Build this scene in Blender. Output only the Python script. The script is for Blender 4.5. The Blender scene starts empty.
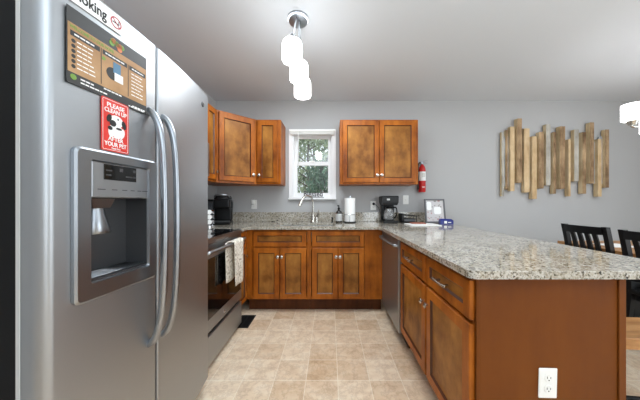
import bpy, bmesh, math, random
from mathutils import Vector, Matrix
random.seed(7)
PI = math.pi
scn = bpy.context.scene
COL = scn.collection

# ------------------------------------------------------------------ camera
cd = bpy.data.cameras.new('camera'); cam = bpy.data.objects.new('camera', cd); COL.objects.link(cam)
cam.location = (0, 0, 1.15); cam.rotation_euler = (PI/2, 0, 0)
cd.sensor_width = 36; cd.lens = 36*239/640; cd.shift_x = -10/640; cd.shift_y = 2/640
cd.clip_start = .02; cd.clip_end = 200
scn.camera = cam
# ------------------------------------------------------------------ world, lights, exposure
vs = scn.view_settings
vs.view_transform = 'Standard'; vs.look = 'None'; vs.gamma = 1; vs.use_curve_mapping = False
vs.exposure = -0.22
w = bpy.data.worlds.new('sky'); scn.world = w; w.use_nodes = True
wn = w.node_tree.nodes['Background']; wn.inputs[0].default_value = (.86, .94, 1, 1); wn.inputs[1].default_value = 1.6

COOL = (.86, .94, 1.0); ZCEIL = 2.45
def area(name, loc, rot, sx, sy, power, col=(1, 1, 1)):
    l = bpy.data.lights.new(name, 'AREA'); l.shape = 'RECTANGLE'; l.size = sx; l.size_y = sy
    l.energy = power; l.color = col
    o = bpy.data.objects.new(name, l); o.location = loc; o.rotation_euler = rot; COL.objects.link(o); return o
# added area lamps in place of daylight, at unseen windows behind and beside
area('daylight_fill_rear', (2.0, -2.50, 1.40), (PI/2, 0, 0), 1.6, 1.5, 42, COOL)
area('daylight_fill_dining', (4.23, .3, 1.25), (PI/2, 0, PI/2), 1.7, 1.9, 46, COOL)
# added fill: panels facing down from the ceiling, one facing up behind the camera
area('ceiling_fill_kitchen', (-.1, 1.92, ZCEIL-.012), (0, 0, 0), 1.2, .9, 32, COOL)
area('ceiling_fill_dining', (2.6, 1.2, ZCEIL-.012), (0, 0, 0), 1.4, 1.8, 24, COOL)
area('bounce_fill', (.5, -.9, 1.55), (PI, 0, 0), 1.6, 1.2, 112, COOL)
try:
    scn.cycles.use_denoising = True
    scn.cycles.max_bounces = 10; scn.cycles.diffuse_bounces = 6; scn.cycles.sample_clamp_indirect = 6
except Exception: pass

# ------------------------------------------------------------------ materials
def lin(c): return tuple((x/255/12.92 if x/255 <= .04045 else ((x/255+.055)/1.055)**2.4) for x in c)
def mat(name, c, rough=.5, metal=0, coat=0, emit=0, spec=.5, ecol=None):
    m = bpy.data.materials.new(name); m.use_nodes = True
    b = m.node_tree.nodes['Principled BSDF']
    b.inputs['Base Color'].default_value = (*lin(c), 1); b.inputs['Roughness'].default_value = rough
    b.inputs['Metallic'].default_value = metal; b.inputs['Specular IOR Level'].default_value = spec
    if coat: b.inputs['Coat Weight'].default_value = coat; b.inputs['Coat Roughness'].default_value = .15
    if emit:
        b.inputs['Emission Color'].default_value = (*(lin(ecol) if ecol else (1, 1, 1)), 1); b.inputs['Emission Strength'].default_value = emit
    return m
def nodes(m): return m.node_tree.nodes, m.node_tree.links, m.node_tree.nodes['Principled BSDF']
def noise_src(m, scale, detail=4, rough=.55, sc=(1, 1, 1), kind='noise', coord='Object'):
    N, L, b = nodes(m)
    t = N.new('ShaderNodeTexCoord'); mp = N.new('ShaderNodeMapping'); mp.inputs['Scale'].default_value = sc
    L.new(t.outputs[coord], mp.inputs[0])
    if kind == 'noise':
        n = N.new('ShaderNodeTexNoise'); n.inputs['Scale'].default_value = scale; n.inputs['Detail'].default_value = detail; n.inputs['Roughness'].default_value = rough
        L.new(mp.outputs[0], n.inputs['Vector']); return n.outputs['Fac']
    n = N.new('ShaderNodeTexVoronoi'); n.inputs['Scale'].default_value = scale
    L.new(mp.outputs[0], n.inputs['Vector']); return n.outputs['Distance'] if kind == 'vd' else n.outputs['Color']
def ramp(m, src, stops):
    N, L, b = nodes(m); r = N.new('ShaderNodeValToRGB')
    while len(r.color_ramp.elements) < len(stops): r.color_ramp.elements.new(.5)
    for e, (p, c) in zip(r.color_ramp.elements, stops): e.position = p; e.color = (*lin(c), 1)
    L.new(src, r.inputs[0]); return r.outputs[0]
def mix(m, f, a, b_, mode='MIX'):
    N, L, b = nodes(m); x = N.new('ShaderNodeMix'); x.data_type = 'RGBA'; x.blend_type = mode
    for sock, v in ((x.inputs[0], f), (x.inputs[6], a), (x.inputs[7], b_)):
        if hasattr(v, 'is_output'): L.new(v, sock)
        else: sock.default_value = v if isinstance(v, float) else (*lin(v), 1)
    return x.outputs[2]
def setcol(m, s): nodes(m)[1].new(s, nodes(m)[2].inputs['Base Color'])
def bump(m, src, strength, dist=.01):
    N, L, b = nodes(m); u = N.new('ShaderNodeBump'); u.inputs['Strength'].default_value = strength; u.inputs['Distance'].default_value = dist
    L.new(src, u.inputs['Height']); L.new(u.outputs[0], b.inputs['Normal'])

def wood(name, dark, midc, light, rough=.38, coat=.25, stretch=(5, 5, .9), scale=3.0, mottle=.45):
    m = mat(name, midc, rough, coat=coat, spec=.2)
    a = noise_src(m, scale, 7, .6, stretch); c = ramp(m, a, [(.3, dark), (.5, midc), (.72, light)])
    b = noise_src(m, 4.5, 5, .6); c2 = ramp(m, b, [(.35, dark), (.68, light)])
    setcol(m, mix(m, mottle, c, c2)); return m
M = {}
M['cab'] = wood('stained_maple', (100, 46, 7), (160, 85, 20), (198, 116, 36), .42, .08)
M['cab_panel'] = wood('stained_maple_panel', (90, 48, 13), (140, 86, 30), (186, 128, 60), .42, .06, (3, 3, 1.2), 5, .6)
M['glaze'] = mat('dark_glaze', (76, 34, 10), .42)
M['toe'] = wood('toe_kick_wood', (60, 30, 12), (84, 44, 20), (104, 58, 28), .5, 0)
M['endpanel'] = wood('end_panel_veneer', (98, 49, 6), (108, 56, 8), (118, 64, 11), .5, .03, (3, 3, .6), 2.0, .3)
M['steel'] = mat('stainless_steel', (172, 175, 178), .42, 1)
M['steel2'] = mat('polished_steel', (158, 162, 167), .3, 1)
M['steel_dk'] = mat('grey_metal', (96, 97, 99), .4, .8)
M['nickel'] = mat('brushed_nickel', (200, 196, 188), .25, 1)
M['chrome'] = mat('chrome', (225, 225, 228), .08, 1)
M['blackglass'] = mat('black_glass', (10, 10, 11), .06, 0, spec=.6)
M['black'] = mat('black_plastic', (11, 11, 12), .35, spec=.3)
M['blackpaint'] = mat('black_paint', (12, 12, 13), .4, spec=.3)
M['darkgrey'] = mat('dark_grey_plastic', (30, 30, 31), .45, spec=.3)
M['fridge_side'] = mat('dark_grey_cabinet_side', (10, 10, 11), .6, spec=.25)
M['white'] = mat('white_plastic', (236, 236, 232), .4)
M['trim'] = mat('white_trim_paint', (238, 238, 238), .4)
M['paper'] = mat('white_paper', (240, 240, 238), .8)
M['red'] = mat('red_paint', (196, 26, 24), .3)
M['red_sign'] = mat('red_sign_print', (214, 56, 46), .4)
M['blue'] = mat('blue_plastic', (18, 34, 116), .35)
M['ink'] = mat('black_ink', (24, 24, 24), .5)
M['greenink'] = mat('green_ink', (112, 150, 58), .5)
M['tan_print'] = wood('tan_wood_print', (150, 112, 78), (176, 138, 98), (192, 156, 116), .45, 0, (1, 5, 1), 8, .2)
M['dark_print'] = mat('dark_slate_print', (48, 48, 48), .45)
M['grey_print'] = mat('grey_print', (140, 136, 130), .45)
M['soapglass'] = mat('dark_brown_glass', (24, 16, 12), .12, coat=.5)
M['label'] = mat('pale_label', (190, 190, 188), .6)
M['leather'] = mat('reddish_brown_cover', (150, 84, 60), .5)
M['silverframe'] = mat('grey_frame', (104, 104, 106), .35, .6)
M['seatwood'] = wood('warm_plank_wood', (120, 76, 40), (172, 122, 74), (200, 154, 104), .4, .1, (1, 6, 6), 3, .3)
M['wall'] = mat('grey_wall_paint', (180, 180, 180), .85, spec=.2)
M['ceil'] = mat('ceiling_paint', (214, 219, 224), .9, spec=.2)

# granite
def granite():
    m = mat('granite', (190, 188, 178), .06, spec=.75)
    N, L, b = nodes(m)
    v = noise_src(m, 170, kind='vc'); sx = N.new('ShaderNodeSeparateColor'); L.new(v, sx.inputs[0])
    c = ramp(m, sx.outputs[0], [(.0, (92, 86, 76)), (.12, (140, 134, 122)), (.3, (186, 181, 170)), (.6, (212, 208, 201)), (1, (230, 227, 222))])
    v2 = noise_src(m, 95, kind='vc'); s2 = N.new('ShaderNodeSeparateColor'); L.new(v2, s2.inputs[0])
    c2 = ramp(m, s2.outputs[1], [(.0, (118, 106, 84)), (.18, (180, 168, 146)), (.5, (208, 203, 194)), (1, (226, 223, 218))])
    c = mix(m, .42, c, c2)
    n = noise_src(m, 9, 5, .65); c3 = ramp(m, n, [(.36, (176, 166, 138)), (.5, (236, 234, 226)), (.66, (255, 255, 255))])
    c = mix(m, .5, c, c3, 'MULTIPLY')
    f = noise_src(m, 70, 3, .6); fm = ramp(m, f, [(.565, (0, 0, 0)), (.63, (255, 255, 255))])
    c = mix(m, fm, c, (92, 85, 72))
    f2 = noise_src(m, 48, 3, .6, (1.3, 1, 1.1)); fm2 = ramp(m, f2, [(.62, (0, 0, 0)), (.66, (255, 255, 255))])
    c = mix(m, fm2, c, (38, 33, 27)); setcol(m, mix(m, 1.0, c, (234, 232, 229), 'MULTIPLY')); return m
M['granite'] = granite()
# vinyl tile
def tile():
    m = mat('beige_vinyl_tile', (196, 172, 142), .42, coat=.1)
    N, L, b = nodes(m)
    t = N.new('ShaderNodeTexCoord'); br = N.new('ShaderNodeTexBrick')
    br.offset = .0; br.offset_frequency = 2; br.squash = 1.0
    mp = N.new('ShaderNodeMapping'); mp.inputs['Location'].default_value = (-.05, -.14, 0); L.new(t.outputs['Object'], mp.inputs[0]); L.new(mp.outputs[0], br.inputs['Vector'])
    br.inputs['Scale'].default_value = 1; br.inputs['Brick Width'].default_value = .205; br.inputs['Row Height'].default_value = .2
    br.inputs['Mortar Size'].default_value = .0022; br.inputs['Mortar Smooth'].default_value = .2; br.inputs['Bias'].default_value = 0
    br.inputs['Color1'].default_value = (*lin((206, 172, 136)), 1); br.inputs['Color2'].default_value = (*lin((240, 222, 198)), 1)
    br.inputs['Mortar'].default_value = (*lin((246, 238, 222)), 1)
    n = noise_src(m, 7, 8, .68, (1, 1.6, 1)); c = ramp(m, n, [(.3, (176, 138, 104)), (.48, (222, 196, 164)), (.7, (246, 236, 218))])
    c1 = mix(m, .42, br.outputs['Color'], c)
    n2 = noise_src(m, 9, 7, .72, (1.3, 1, 1)); v = ramp(m, n2, [(.45, (255, 255, 255)), (.5, (160, 128, 98)), (.55, (255, 255, 255))])
    c1 = mix(m, .25, c1, v, 'MULTIPLY'); mm = N.new('ShaderNodeMath'); mm.operation = 'MULTIPLY'; mm.inputs[1].default_value = .55; L.new(br.outputs['Fac'], mm.inputs[0]); setcol(m, mix(m, mm.outputs[0], c1, (240, 228, 208))); return m
M['tile'] = tile()
def glass():
    m = bpy.data.materials.new('window_glass'); m.use_nodes = True; N, L = m.node_tree.nodes, m.node_tree.links
    N.clear(); o = N.new('ShaderNodeOutputMaterial'); mx = N.new('ShaderNodeMixShader'); tr = N.new('ShaderNodeBsdfTransparent'); gl = N.new('ShaderNodeBsdfGlossy')
    gl.inputs['Roughness'].default_value = .0
    f = N.new('ShaderNodeFresnel'); f.inputs[0].default_value = 1.5
    ml = N.new('ShaderNodeMath'); ml.operation = 'MULTIPLY'; ml.inputs[1].default_value = 2.0
    L.new(f.outputs[0], ml.inputs[0]); L.new(ml.outputs[0], mx.inputs[0]); L.new(tr.outputs[0], mx.inputs[1]); L.new(gl.outputs[0], mx.inputs[2]); L.new(mx.outputs[0], o.inputs[0])
    return m
M['glass'] = glass()
M['shade'] = mat('lit_opal_glass', (245, 245, 245), .3, emit=8.0)
M['shade2'] = mat('lit_opal_glass_chandelier', (245, 245, 245), .3, emit=7.0)
M['tree_bark'] = mat('bark', (92, 84, 76), .9)
def leafmat(name, a, b):
    m = mat(name, a, .7); n = noise_src(m, 3, 3, .6); setcol(m, ramp(m, n, [(.35, a), (.65, b)])); return m
M['leaf1'] = leafmat('leaf_pale', (122, 144, 110), (204, 214, 182))
M['leaf2'] = leafmat('leaf_dark', (54, 98, 74), (118, 156, 126))
M['ground'] = leafmat('ground_grass', (120, 134, 100), (160, 166, 134))
def plankm(name, d, mi, l): return wood(name, d, mi, l, .75, 0, (9, 9, 1.4), 3.4, .5)
M['pl_tan'] = plankm('reclaimed_tan', (170, 138, 100), (208, 178, 136), (228, 206, 168))
M['pl_brown'] = plankm('reclaimed_brown', (76, 56, 40), (152, 120, 88), (202, 174, 136))
M['pl_grey'] = plankm('reclaimed_grey', (136, 130, 120), (178, 172, 160), (206, 202, 192))
M['pl_blue'] = plankm('reclaimed_bluegrey', (150, 154, 160), (178, 182, 188), (206, 208, 210))
M['pl_lit_side'] = plankm('lit_plank_side', (186, 158, 116), (216, 192, 152), (232, 214, 180))  # paler plank tone: light from the left put into the colour
M['ornament'] = mat('grey_ornament', (92, 90, 92), .5)
M['towel'] = mat('cream_towel', (222, 214, 200), .95)
_n = noise_src(M['towel'], 60, 3, .6); setcol(M['towel'], ramp(M['towel'], _n, [(.45, (232, 226, 214)), (.56, (206, 196, 180)), (.64, (150, 138, 122))]))
bump(M['towel'], _n, .4, .003)

# ------------------------------------------------------------------ mesh helpers
def NB(): return bmesh.new()
def box(bm, lo, hi, bev=0, mi=0, seg=1):
    lo = Vector(lo); hi = Vector(hi)
    r = bmesh.ops.create_cube(bm, size=1, matrix=Matrix.Translation((lo+hi)/2) @ Matrix.Diagonal((*(hi-lo), 1)))
    vs_ = r['verts']; fs = {f for v in vs_ for f in v.link_faces}
    for f in fs: f.material_index = mi
    if bev:
        es = list({e for v in vs_ for e in v.link_edges})
        q = bmesh.ops.bevel(bm, geom=es, offset=bev, segments=seg, profile=.5, affect='EDGES')
        for f in q['faces']: f.material_index = mi
def obox(bm, c, size, rot, bev=0, mi=0):
    b2 = NB(); s = Vector(size)/2; box(b2, -s, s, bev, mi); b2.transform(Matrix.Translation(c) @ rot); merge(bm, b2)
def merge(bm, b2):
    me = bpy.data.meshes.new('tmp'); b2.to_mesh(me); b2.free(); bm.from_mesh(me); bpy.data.meshes.remove(me)
def lathe(bm, prof, c=(0, 0, 0), n=24, axis='Z', mi=0, rot=None):
    b2 = NB(); rings = []
    for r, z in prof:
        if r < 1e-6: rings.append([b2.verts.new((0, 0, z))])
        else: rings.append([b2.verts.new((r*math.cos(2*PI*i/n), r*math.sin(2*PI*i/n), z)) for i in range(n)])
    for a, b in zip(rings, rings[1:]):
        for i in range(n):
            j = (i+1) % n
            if len(a) == 1 and len(b) == 1: continue
            if len(a) == 1: f = b2.faces.new((a[0], b[j], b[i]))
            elif len(b) == 1: f = b2.faces.new((a[i], a[j], b[0]))
            else: f = b2.faces.new((a[i], a[j], b[j], b[i]))
            f.smooth = True; f.material_index = mi
    bmesh.ops.recalc_face_normals(b2, faces=b2.faces)
    R = rot or {'Z': Matrix.Identity(4), 'Y': Matrix.Rotation(PI/2, 4, 'X'), 'X': Matrix.Rotation(PI/2, 4, 'Y')}[axis]
    b2.transform(Matrix.Translation(c) @ R); merge(bm, b2)
def tube(bm, pts, r, n=10, mi=0, cap=True, flat=1.0):
    pts = [Vector(p) for p in pts]; rs = r if isinstance(r, (list, tuple)) else [r]*len(pts)
    b2 = NB(); rings = []; up = None
    for i, p in enumerate(pts):
        t = (pts[min(i+1, len(pts)-1)] - pts[max(i-1, 0)]).normalized()
        if up is None:
            up = Vector((0, 0, 1)) if abs(t.z) < .9 else Vector((0, 1, 0))
        s = t.cross(up).normalized(); up = s.cross(t).normalized()
        rings.append([b2.verts.new(p + (s*math.cos(2*PI*k/n) + up*math.sin(2*PI*k/n)*flat)*rs[i]) for k in range(n)])
    for a, b in zip(rings, rings[1:]):
        for k in range(n):
            f = b2.faces.new((a[k], a[(k+1) % n], b[(k+1) % n], b[k])); f.smooth = True; f.material_index = mi
    if cap:
        for q in (rings[0], rings[-1]):
            f = b2.faces.new(q); f.material_index = mi
    bmesh.ops.recalc_face_normals(b2, faces=b2.faces); merge(bm, b2)
def spline(ctrl, n=8):
    c = [Vector(p) for p in ctrl]; c = [c[0]] + c + [c[-1]]; out = []
    for i in range(1, len(c)-2):
        for k in range(n):
            t = k/n; a, b, d, e = c[i-1], c[i], c[i+1], c[i+2]
            out.append(.5*((2*b) + (d-a)*t + (2*a-5*b+4*d-e)*t*t + (3*b-a-3*d+e)*t**3))
    out.append(c[-2]); return out
def prism(bm, poly, z0, z1, mi=0, smooth=False):
    lo = [bm.verts.new((x, y, z0)) for x, y in poly]; hi = [bm.verts.new((x, y, z1)) for x, y in poly]; n = len(poly)
    fs = [bm.faces.new(lo[::-1]), bm.faces.new(hi)]
    for i in range(n):
        f = bm.faces.new((lo[i], lo[(i+1) % n], hi[(i+1) % n], hi[i])); f.smooth = smooth; fs.append(f)
    for f in fs: f.material_index = mi
    bmesh.ops.recalc_face_normals(bm, faces=fs)
def rrect(x0, x1, z0, z1, r, n=5):
    out = []
    for cx, cz, a0 in ((x1-r, z1-r, 0), (x0+r, z1-r, PI/2), (x0+r, z0+r, PI), (x1-r, z0+r, 1.5*PI)):
        for k in range(n+1):
            a = a0 + PI/2*k/n; out.append((cx+r*math.cos(a), cz+r*math.sin(a)))
    return out
def loops(bm, lps, mats=None, cap_first=False, cap_last=False):
    """bridge a list of closed loops given as lists of 3D points"""
    V = [[bm.verts.new(p) for p in lp] for lp in lps]; n = len(V[0]); fs = []
    for i, (a, b) in enumerate(zip(V, V[1:])):
        for k in range(n):
            f = bm.faces.new((a[k], a[(k+1) % n], b[(k+1) % n], b[k])); f.material_index = mats[i] if mats else 0; fs.append(f)
    if cap_first: fs.append(bm.faces.new(V[0]))
    if cap_last: fs.append(bm.faces.new(V[-1][::-1]))
    bmesh.ops.recalc_face_normals(bm, faces=fs)

def obj(name, bm, mats, parent=None, loc=(0, 0, 0), rz=0, off=None, smooth=None):
    if off is not None: bm.transform(Matrix.Translation(-Vector(off)))
    for e in bm.edges:
        if len(e.link_faces) == 2 and e.calc_face_angle(0) > .7: e.smooth = False
    me = bpy.data.meshes.new(name); bm.to_mesh(me); bm.free()
    for m in (mats if isinstance(mats, (list, tuple)) else [mats]): me.materials.append(M[m] if isinstance(m, str) else m)
    if smooth:
        for p in me.polygons: p.use_smooth = True
    o = bpy.data.objects.new(name, me); COL.objects.link(o); o.location = loc; o.rotation_euler = (0, 0, rz)
    if parent: o.parent = parent
    return o
def tag(o, label, cat, group=None, kind=None):
    if label: o['label'] = label
    if cat: o['category'] = cat
    if group: o['group'] = group
    if kind: o['kind'] = kind
    return o
def thing(name, label, cat, loc=(0, 0, 0), rz=0, group=None):
    o = bpy.data.objects.new(name, None); COL.objects.link(o); o.location = loc; o.rotation_euler = (0, 0, rz)
    o.empty_display_size = .05
    return tag(o, label, cat, group)
def struct(name, bm, mats, parent=None, label=None):
    o = obj(name, bm, mats, parent)
    if not parent: o['kind'] = 'structure'
    return o
def copy_thing(src, loc, rz, label):
    def cp(o, par):
        c = o.copy(); COL.objects.link(c); c.parent = par
        for ch in o.children: cp(ch, c)
        return c
    r = cp(src, None); r.location = loc; r.rotation_euler = (0, 0, rz); r['label'] = label; return r
def text_bm(s, size, depth=.0004, align='CENTER', wide=1.0):
    cu = bpy.data.curves.new('t', 'FONT'); cu.body = s; cu.size = size; cu.align_x = align; cu.align_y = 'CENTER'; cu.extrude = depth; cu.resolution_u = 3
    cu.offset = size*.022
    o = bpy.data.objects.new('t', cu); COL.objects.link(o)
    dg = bpy.context.evaluated_depsgraph_get(); dg.update()
    me = bpy.data.meshes.new_from_object(o.evaluated_get(dg)); bm = NB(); bm.from_mesh(me)
    bpy.data.objects.remove(o); bpy.data.curves.remove(cu); bpy.data.meshes.remove(me)
    bm.transform(Matrix(((wide, 0, 0, 0), (0, 0, -1, 0), (0, 1, 0, 0), (0, 0, 0, 1))))      # x right, z up, front -y
    return bm
def put_text(bm, s, x, y, z, size, mi=0, align='CENTER', wide=1.0, depth=.0004, width=None):
    b = text_bm(s, size, depth, align, wide)
    if width:
        xs = [v.co.x for v in b.verts]; b.transform(Matrix.Diagonal((width/(max(xs)-min(xs)), 1, 1, 1)))
    b.transform(Matrix.Translation((x, y, z)))
    for f in b.faces: f.material_index = mi
    merge(bm, b)

# ------------------------------------------------------------------ room shell
XL, XR, YB, YR, ZC = -1.467, 4.3, 3.08, -2.6, 2.45
b = NB(); box(b, (XL-.1, YR-.1, -.1), (XR+.1, YB+.1, 0)); struct('floor', b, 'tile')
b = NB(); box(b, (XL-.1, YR-.1, ZC), (XR+.1, YB+.1, ZC+.1)); struct('ceiling', b, 'ceil')
def wall_with_holes(name, axis, p0, p1, a0, a1, holes):
    b = NB()
    def bx(u0, u1, z0, z1):
        if u1-u0 < 1e-4 or z1-z0 < 1e-4: return
        if axis == 'x': box(b, (u0, p0, z0), (u1, p1, z1))
        else: box(b, (p0, u0, z0), (p1, u1, z1))
    u = a0
    for (h0, h1, z0, z1) in sorted(holes):
        bx(u, h0, 0, ZC); bx(h0, h1, 0, z0); bx(h0, h1, z1, ZC); u = h1
    bx(u, a1, 0, ZC); return struct(name, b, 'wall')
WX0, WX1, WZ0, WZ1 = -.478, .027, 1.215, 2.03
wall_with_holes('wall_back', 'x', YB, YB+.14, XL-.1, XR+.1, [(WX0, WX1, WZ0, WZ1)])
wall_with_holes('wall_left', 'y', XL-.1, XL, YR, YB, [])
wall_with_holes('wall_right', 'y', XR, XR+.1, YR, YB, [(-.6, 1.2, .3, 2.2)])
wall_with_holes('wall_rear', 'x', YR-.1, YR, XL-.1, XR+.1, [(1.15, 2.85, .6, 2.2)])
for nm, lo, hi in (('baseboard_back', (1.16, YB-.014, 0), (XR, YB, .09)), ('baseboard_right', (XR-.014, YR, 0), (XR, YB-.014, .09)),
                   ('baseboard_rear', (XL, YR, 0), (XR-.014, YR+.014, .09)), ('baseboard_left', (XL, YR+.014, 0), (XL+.014, .6, .09))):
    b = NB(); box(b, lo, hi, .003); struct(nm, b, 'trim')

# window over the sink
def frame4(b, x0, x1, z0, z1, y0, y1, wd, wt=None, wb=None, bev=.002):
    wt = wt or wd; wb = wb or wd
    box(b, (x0, y0, z0), (x0+wd, y1, z1), bev); box(b, (x1-wd, y0, z0), (x1, y1, z1), bev)
    box(b, (x0+wd, y0, z1-wt), (x1-wd, y1, z1), bev); box(b, (x0+wd, y0, z0), (x1-wd, y1, z0+wb), bev)
win = bpy.data.objects.new('window_1', None); COL.objects.link(win); win['kind'] = 'structure'; win.location = (0, 0, 0)
b = NB(); frame4(b, -.528, .077, 1.205, 2.083, YB-.018, YB, .05, .053, .012); struct('casing', b, 'trim', win)
b = NB(); frame4(b, WX0, WX1, WZ0, WZ1, YB+.0, YB+.13, .012); struct('jamb', b, 'trim', win)
b = NB(); box(b, (-.532, YB-.045, 1.182), (.080, YB+.05, 1.204), .003); struct('sill', b, 'trim', win)
up = NB(); frame4(up, WX0+.012, WX1-.012, 1.632, 2.018, YB+.075, YB+.105, .04, .035, .044); us = struct('upper_sash', up, 'trim', win)
lo_ = NB(); frame4(lo_, WX0+.012, WX1-.012, 1.226, 1.676, YB+.04, YB+.07, .04, .05, .042); ls = struct('lower_sash', lo_, 'trim', win)
b = NB(); box(b, (WX0+.05, YB+.089, 1.674), (WX1-.05, YB+.092, 1.985)); struct('pane', b, 'glass', us)
b = NB(); box(b, (WX0+.05, YB+.054, 1.266), (WX1-.05, YB+.057, 1.628)); struct('pane', b, 'glass', ls)
b = NB(); box(b, (-.25, YB+.03, 1.66), (-.20, YB+.04, 1.685), .003); struct('sash_lock', b, 'white', ls)
# unseen windows added to the walls behind and beside, for the daylight lamps
for i, (ax, c0, c1, z0, z1) in enumerate((('r', 1.15, 2.85, .6, 2.2), ('s', -.6, 1.2, .3, 2.2))):
    r = bpy.data.objects.new('window_%d' % (i+2), None); COL.objects.link(r); r['kind'] = 'structure'
    if ax == 'r':
        b = NB(); frame4(b, c0, c1, z0, z1, YR-.09, YR-.02, .05); box(b, ((c0+c1)/2-.02, YR-.08, z0+.05), ((c0+c1)/2+.02, YR-.03, z1-.05)); struct('window_frame', b, 'trim', r)
        b = NB(); box(b, (c0+.05, YR-.06, z0+.05), (c1-.05, YR-.055, z1-.05)); struct('pane', b, 'glass', r)
    else:
        b = NB()
        for lo, hi in (((c0, z0), (c0+.05, z1)), ((c1-.05, z0), (c1, z1)), ((c0+.05, z0), (c1-.05, z0+.05)), ((c0+.05, z1-.05), (c1-.05, z1)), ((.28, z0+.05), (.32, z1-.05))):
            box(b, (XR+.02, lo[0], lo[1]), (XR+.09, hi[0], hi[1]))
        struct('window_frame', b, 'trim', r)
        b = NB(); box(b, (XR+.055, c0+.05, z0+.05), (XR+.06, c1-.05, z1-.05)); struct('pane', b, 'glass', r)

# outdoors seen through the sink window
b = NB(); box(b, (-30, YB+.2, -.4), (30, 60, -.3)); struct('ground', b, 'ground')
def tree(loc, h, crown, nl, leaf, lm, label, seed):
    rnd = random.Random(seed); t = thing('garden_tree', label, 'tree', loc, 0, 'trees beyond the window')
    b = NB(); tube(b, spline([(0, 0, 0), (.05, 0, h*.3), (-.04, .05, h*.6), (.03, 0, h*.95)]), [.11-.09*i/24 for i in range(25)], 8)
    for k in range(9):
        a = rnd.random()*6.28; z = h*(.35+.06*k); r = crown[0]*.75
        tube(b, [(0, 0, z), (r*.5*math.cos(a), r*.5*math.sin(a), z+.3), (r*math.cos(a), r*math.sin(a), z+.7)], [.035, .022, .008], 6)
    obj('trunk', b, 'tree_bark', t)
    b = NB(); cl = []
    for k in range(44):
        u, v = rnd.random()*6.28, rnd.uniform(-1, 1); q = math.sqrt(1-v*v)
        cl.append(Vector((crown[0]*q*math.cos(u)*rnd.uniform(.5, 1), crown[1]*q*math.sin(u)*rnd.uniform(.5, 1), h*.62+crown[2]*v*rnd.uniform(.4, 1))))
    for k in range(nl):
        c = rnd.choice(cl); p = c + Vector((rnd.gauss(0, .2*crown[0]), rnd.gauss(0, .2), rnd.gauss(0, .22)))
        R = Matrix.Rotation(rnd.random()*6.28, 3, 'Z') @ Matrix.Rotation(rnd.uniform(-1.2, 1.2), 3, 'X'); s = leaf*rnd.uniform(.7, 1.3)
        vv = [b.verts.new(p + R @ Vector(q)*s) for q in ((0, -1, 0), (.45, 0, .1), (0, 1, 0), (-.45, 0, .1))]; b.faces.new(vv)
    obj('crown', b, lm, t)
tree((-.85, 9.6, -.3), 5.0, (1.5, .9, 2.2), 2000, .11, 'leaf1', 'pale leafy tree seen through the window over the sink', 3)
tree((-.22, 6.4, -.3), 2.75, (.42, .5, 1.0), 1400, .075, 'leaf2', 'dark green tree at the lower right of the sink window view', 5)
tree((-.9, 13.5, -.3), 6.2, (2.0, 1.0, 2.7), 1500, .15, 'leaf1', 'tall pale tree farthest beyond the sink window, upper right', 9)

# ------------------------------------------------------------------ cabinet parts (local: x along the run, front faces -y, z up)
def knob_bm(x, y, z):
    b = NB(); lathe(b, [(0, .026), (.009, .0255), (.0172, .021), (.0178, .017), (.011, .012), (.006, .009), (.006, 0), (0, 0)], (x, y, z), 18, rot=Matrix.Rotation(PI/2, 4, 'X')); return b
def pull_bm(x, y, z, L=.13):
    b = NB(); h = L/2
    for s in (-1, 1): tube(b, [(x+s*h*.62, y, z), (x+s*h*.62, y-.026, z)], .0055, 8)
    tube(b, spline([(x-h, y-.022, z), (x-h*.6, y-.029, z), (x, y-.032, z), (x+h*.6, y-.029, z), (x+h, y-.022, z)], 5), .0062, 10); return b
def front(parent, name, x0, x1, z0, z1, knob=None, pull=False, rail=.052, t=.02):
    b = NB(); L = []
    for ins, y in ((0, 0), (0, -t+.004), (.004, -t), (rail, -t), (rail+.002, -t+.002), (rail+.009, -t+.011)):
        L.append([(x0+ins, y, z0+ins), (x1-ins, y, z0+ins), (x1-ins, y, z1-ins), (x0+ins, y, z1-ins)])
    loops(b, L, [0, 0, 0, 1, 1], cap_first=True)
    d = obj(name, b, ['cab', 'glaze'], parent)
    b = NB(); i = rail+.0085; box(b, (x0+i, -t+.0105, z0+i), (x1-i, -.003, z1-i)); obj('recessed_panel', b, 'cab_panel', d)
    if knob: obj('knob', knob_bm(knob[0], -t, knob[1]), 'nickel', d)
    if pull: obj('handle', pull_bm((x0+x1)/2, -t, (z0+z1)/2), 'nickel', d)
    return d
ZB, ZT = .137, .866
def carcass(parent, wd, dep, x0=0, x1=None, lt=None, rt=None):
    x1 = wd if x1 is None else x1; b = NB(); T = .018
    box(b, (x0, .02, ZB), (x0+T, dep, lt or ZT)); box(b, (x1-T, .02, ZB), (x1, dep, rt or ZT)); box(b, (x0+T, dep-T, ZB), (x1-T, dep, ZT)); box(b, (x0+T, .02, ZB), (x1-T, dep-T, ZB+T))
    return b
def base_cab(name, label, loc, rz, wd, dep, frame_stiles, group=None, left_toe=0, lt=None, rt=None):
    t = thing(name, label, 'base cabinet', loc, rz, group)
    obj('body', carcass(t, wd, dep, lt=lt, rt=rt), 'cab', t)
    b = NB(); box(b, (0, 0, ZT-.03), (wd, .0198, ZT)); box(b, (0, 0, ZB), (wd, .0198, ZB+.03)); box(b, (0, 0, .655), (wd, .0198, .695))
    for s0, s1 in frame_stiles:
        box(b, (s0, -.0003, ZB), (s1, .0195, ZT))
    obj('face_frame', b, 'cab', t)
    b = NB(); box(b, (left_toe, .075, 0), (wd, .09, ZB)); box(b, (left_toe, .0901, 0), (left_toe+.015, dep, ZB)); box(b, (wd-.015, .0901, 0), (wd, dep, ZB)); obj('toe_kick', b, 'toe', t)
    return t
YF = 2.49                      # face of the back run
DEP = YB-.004-YF
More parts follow.
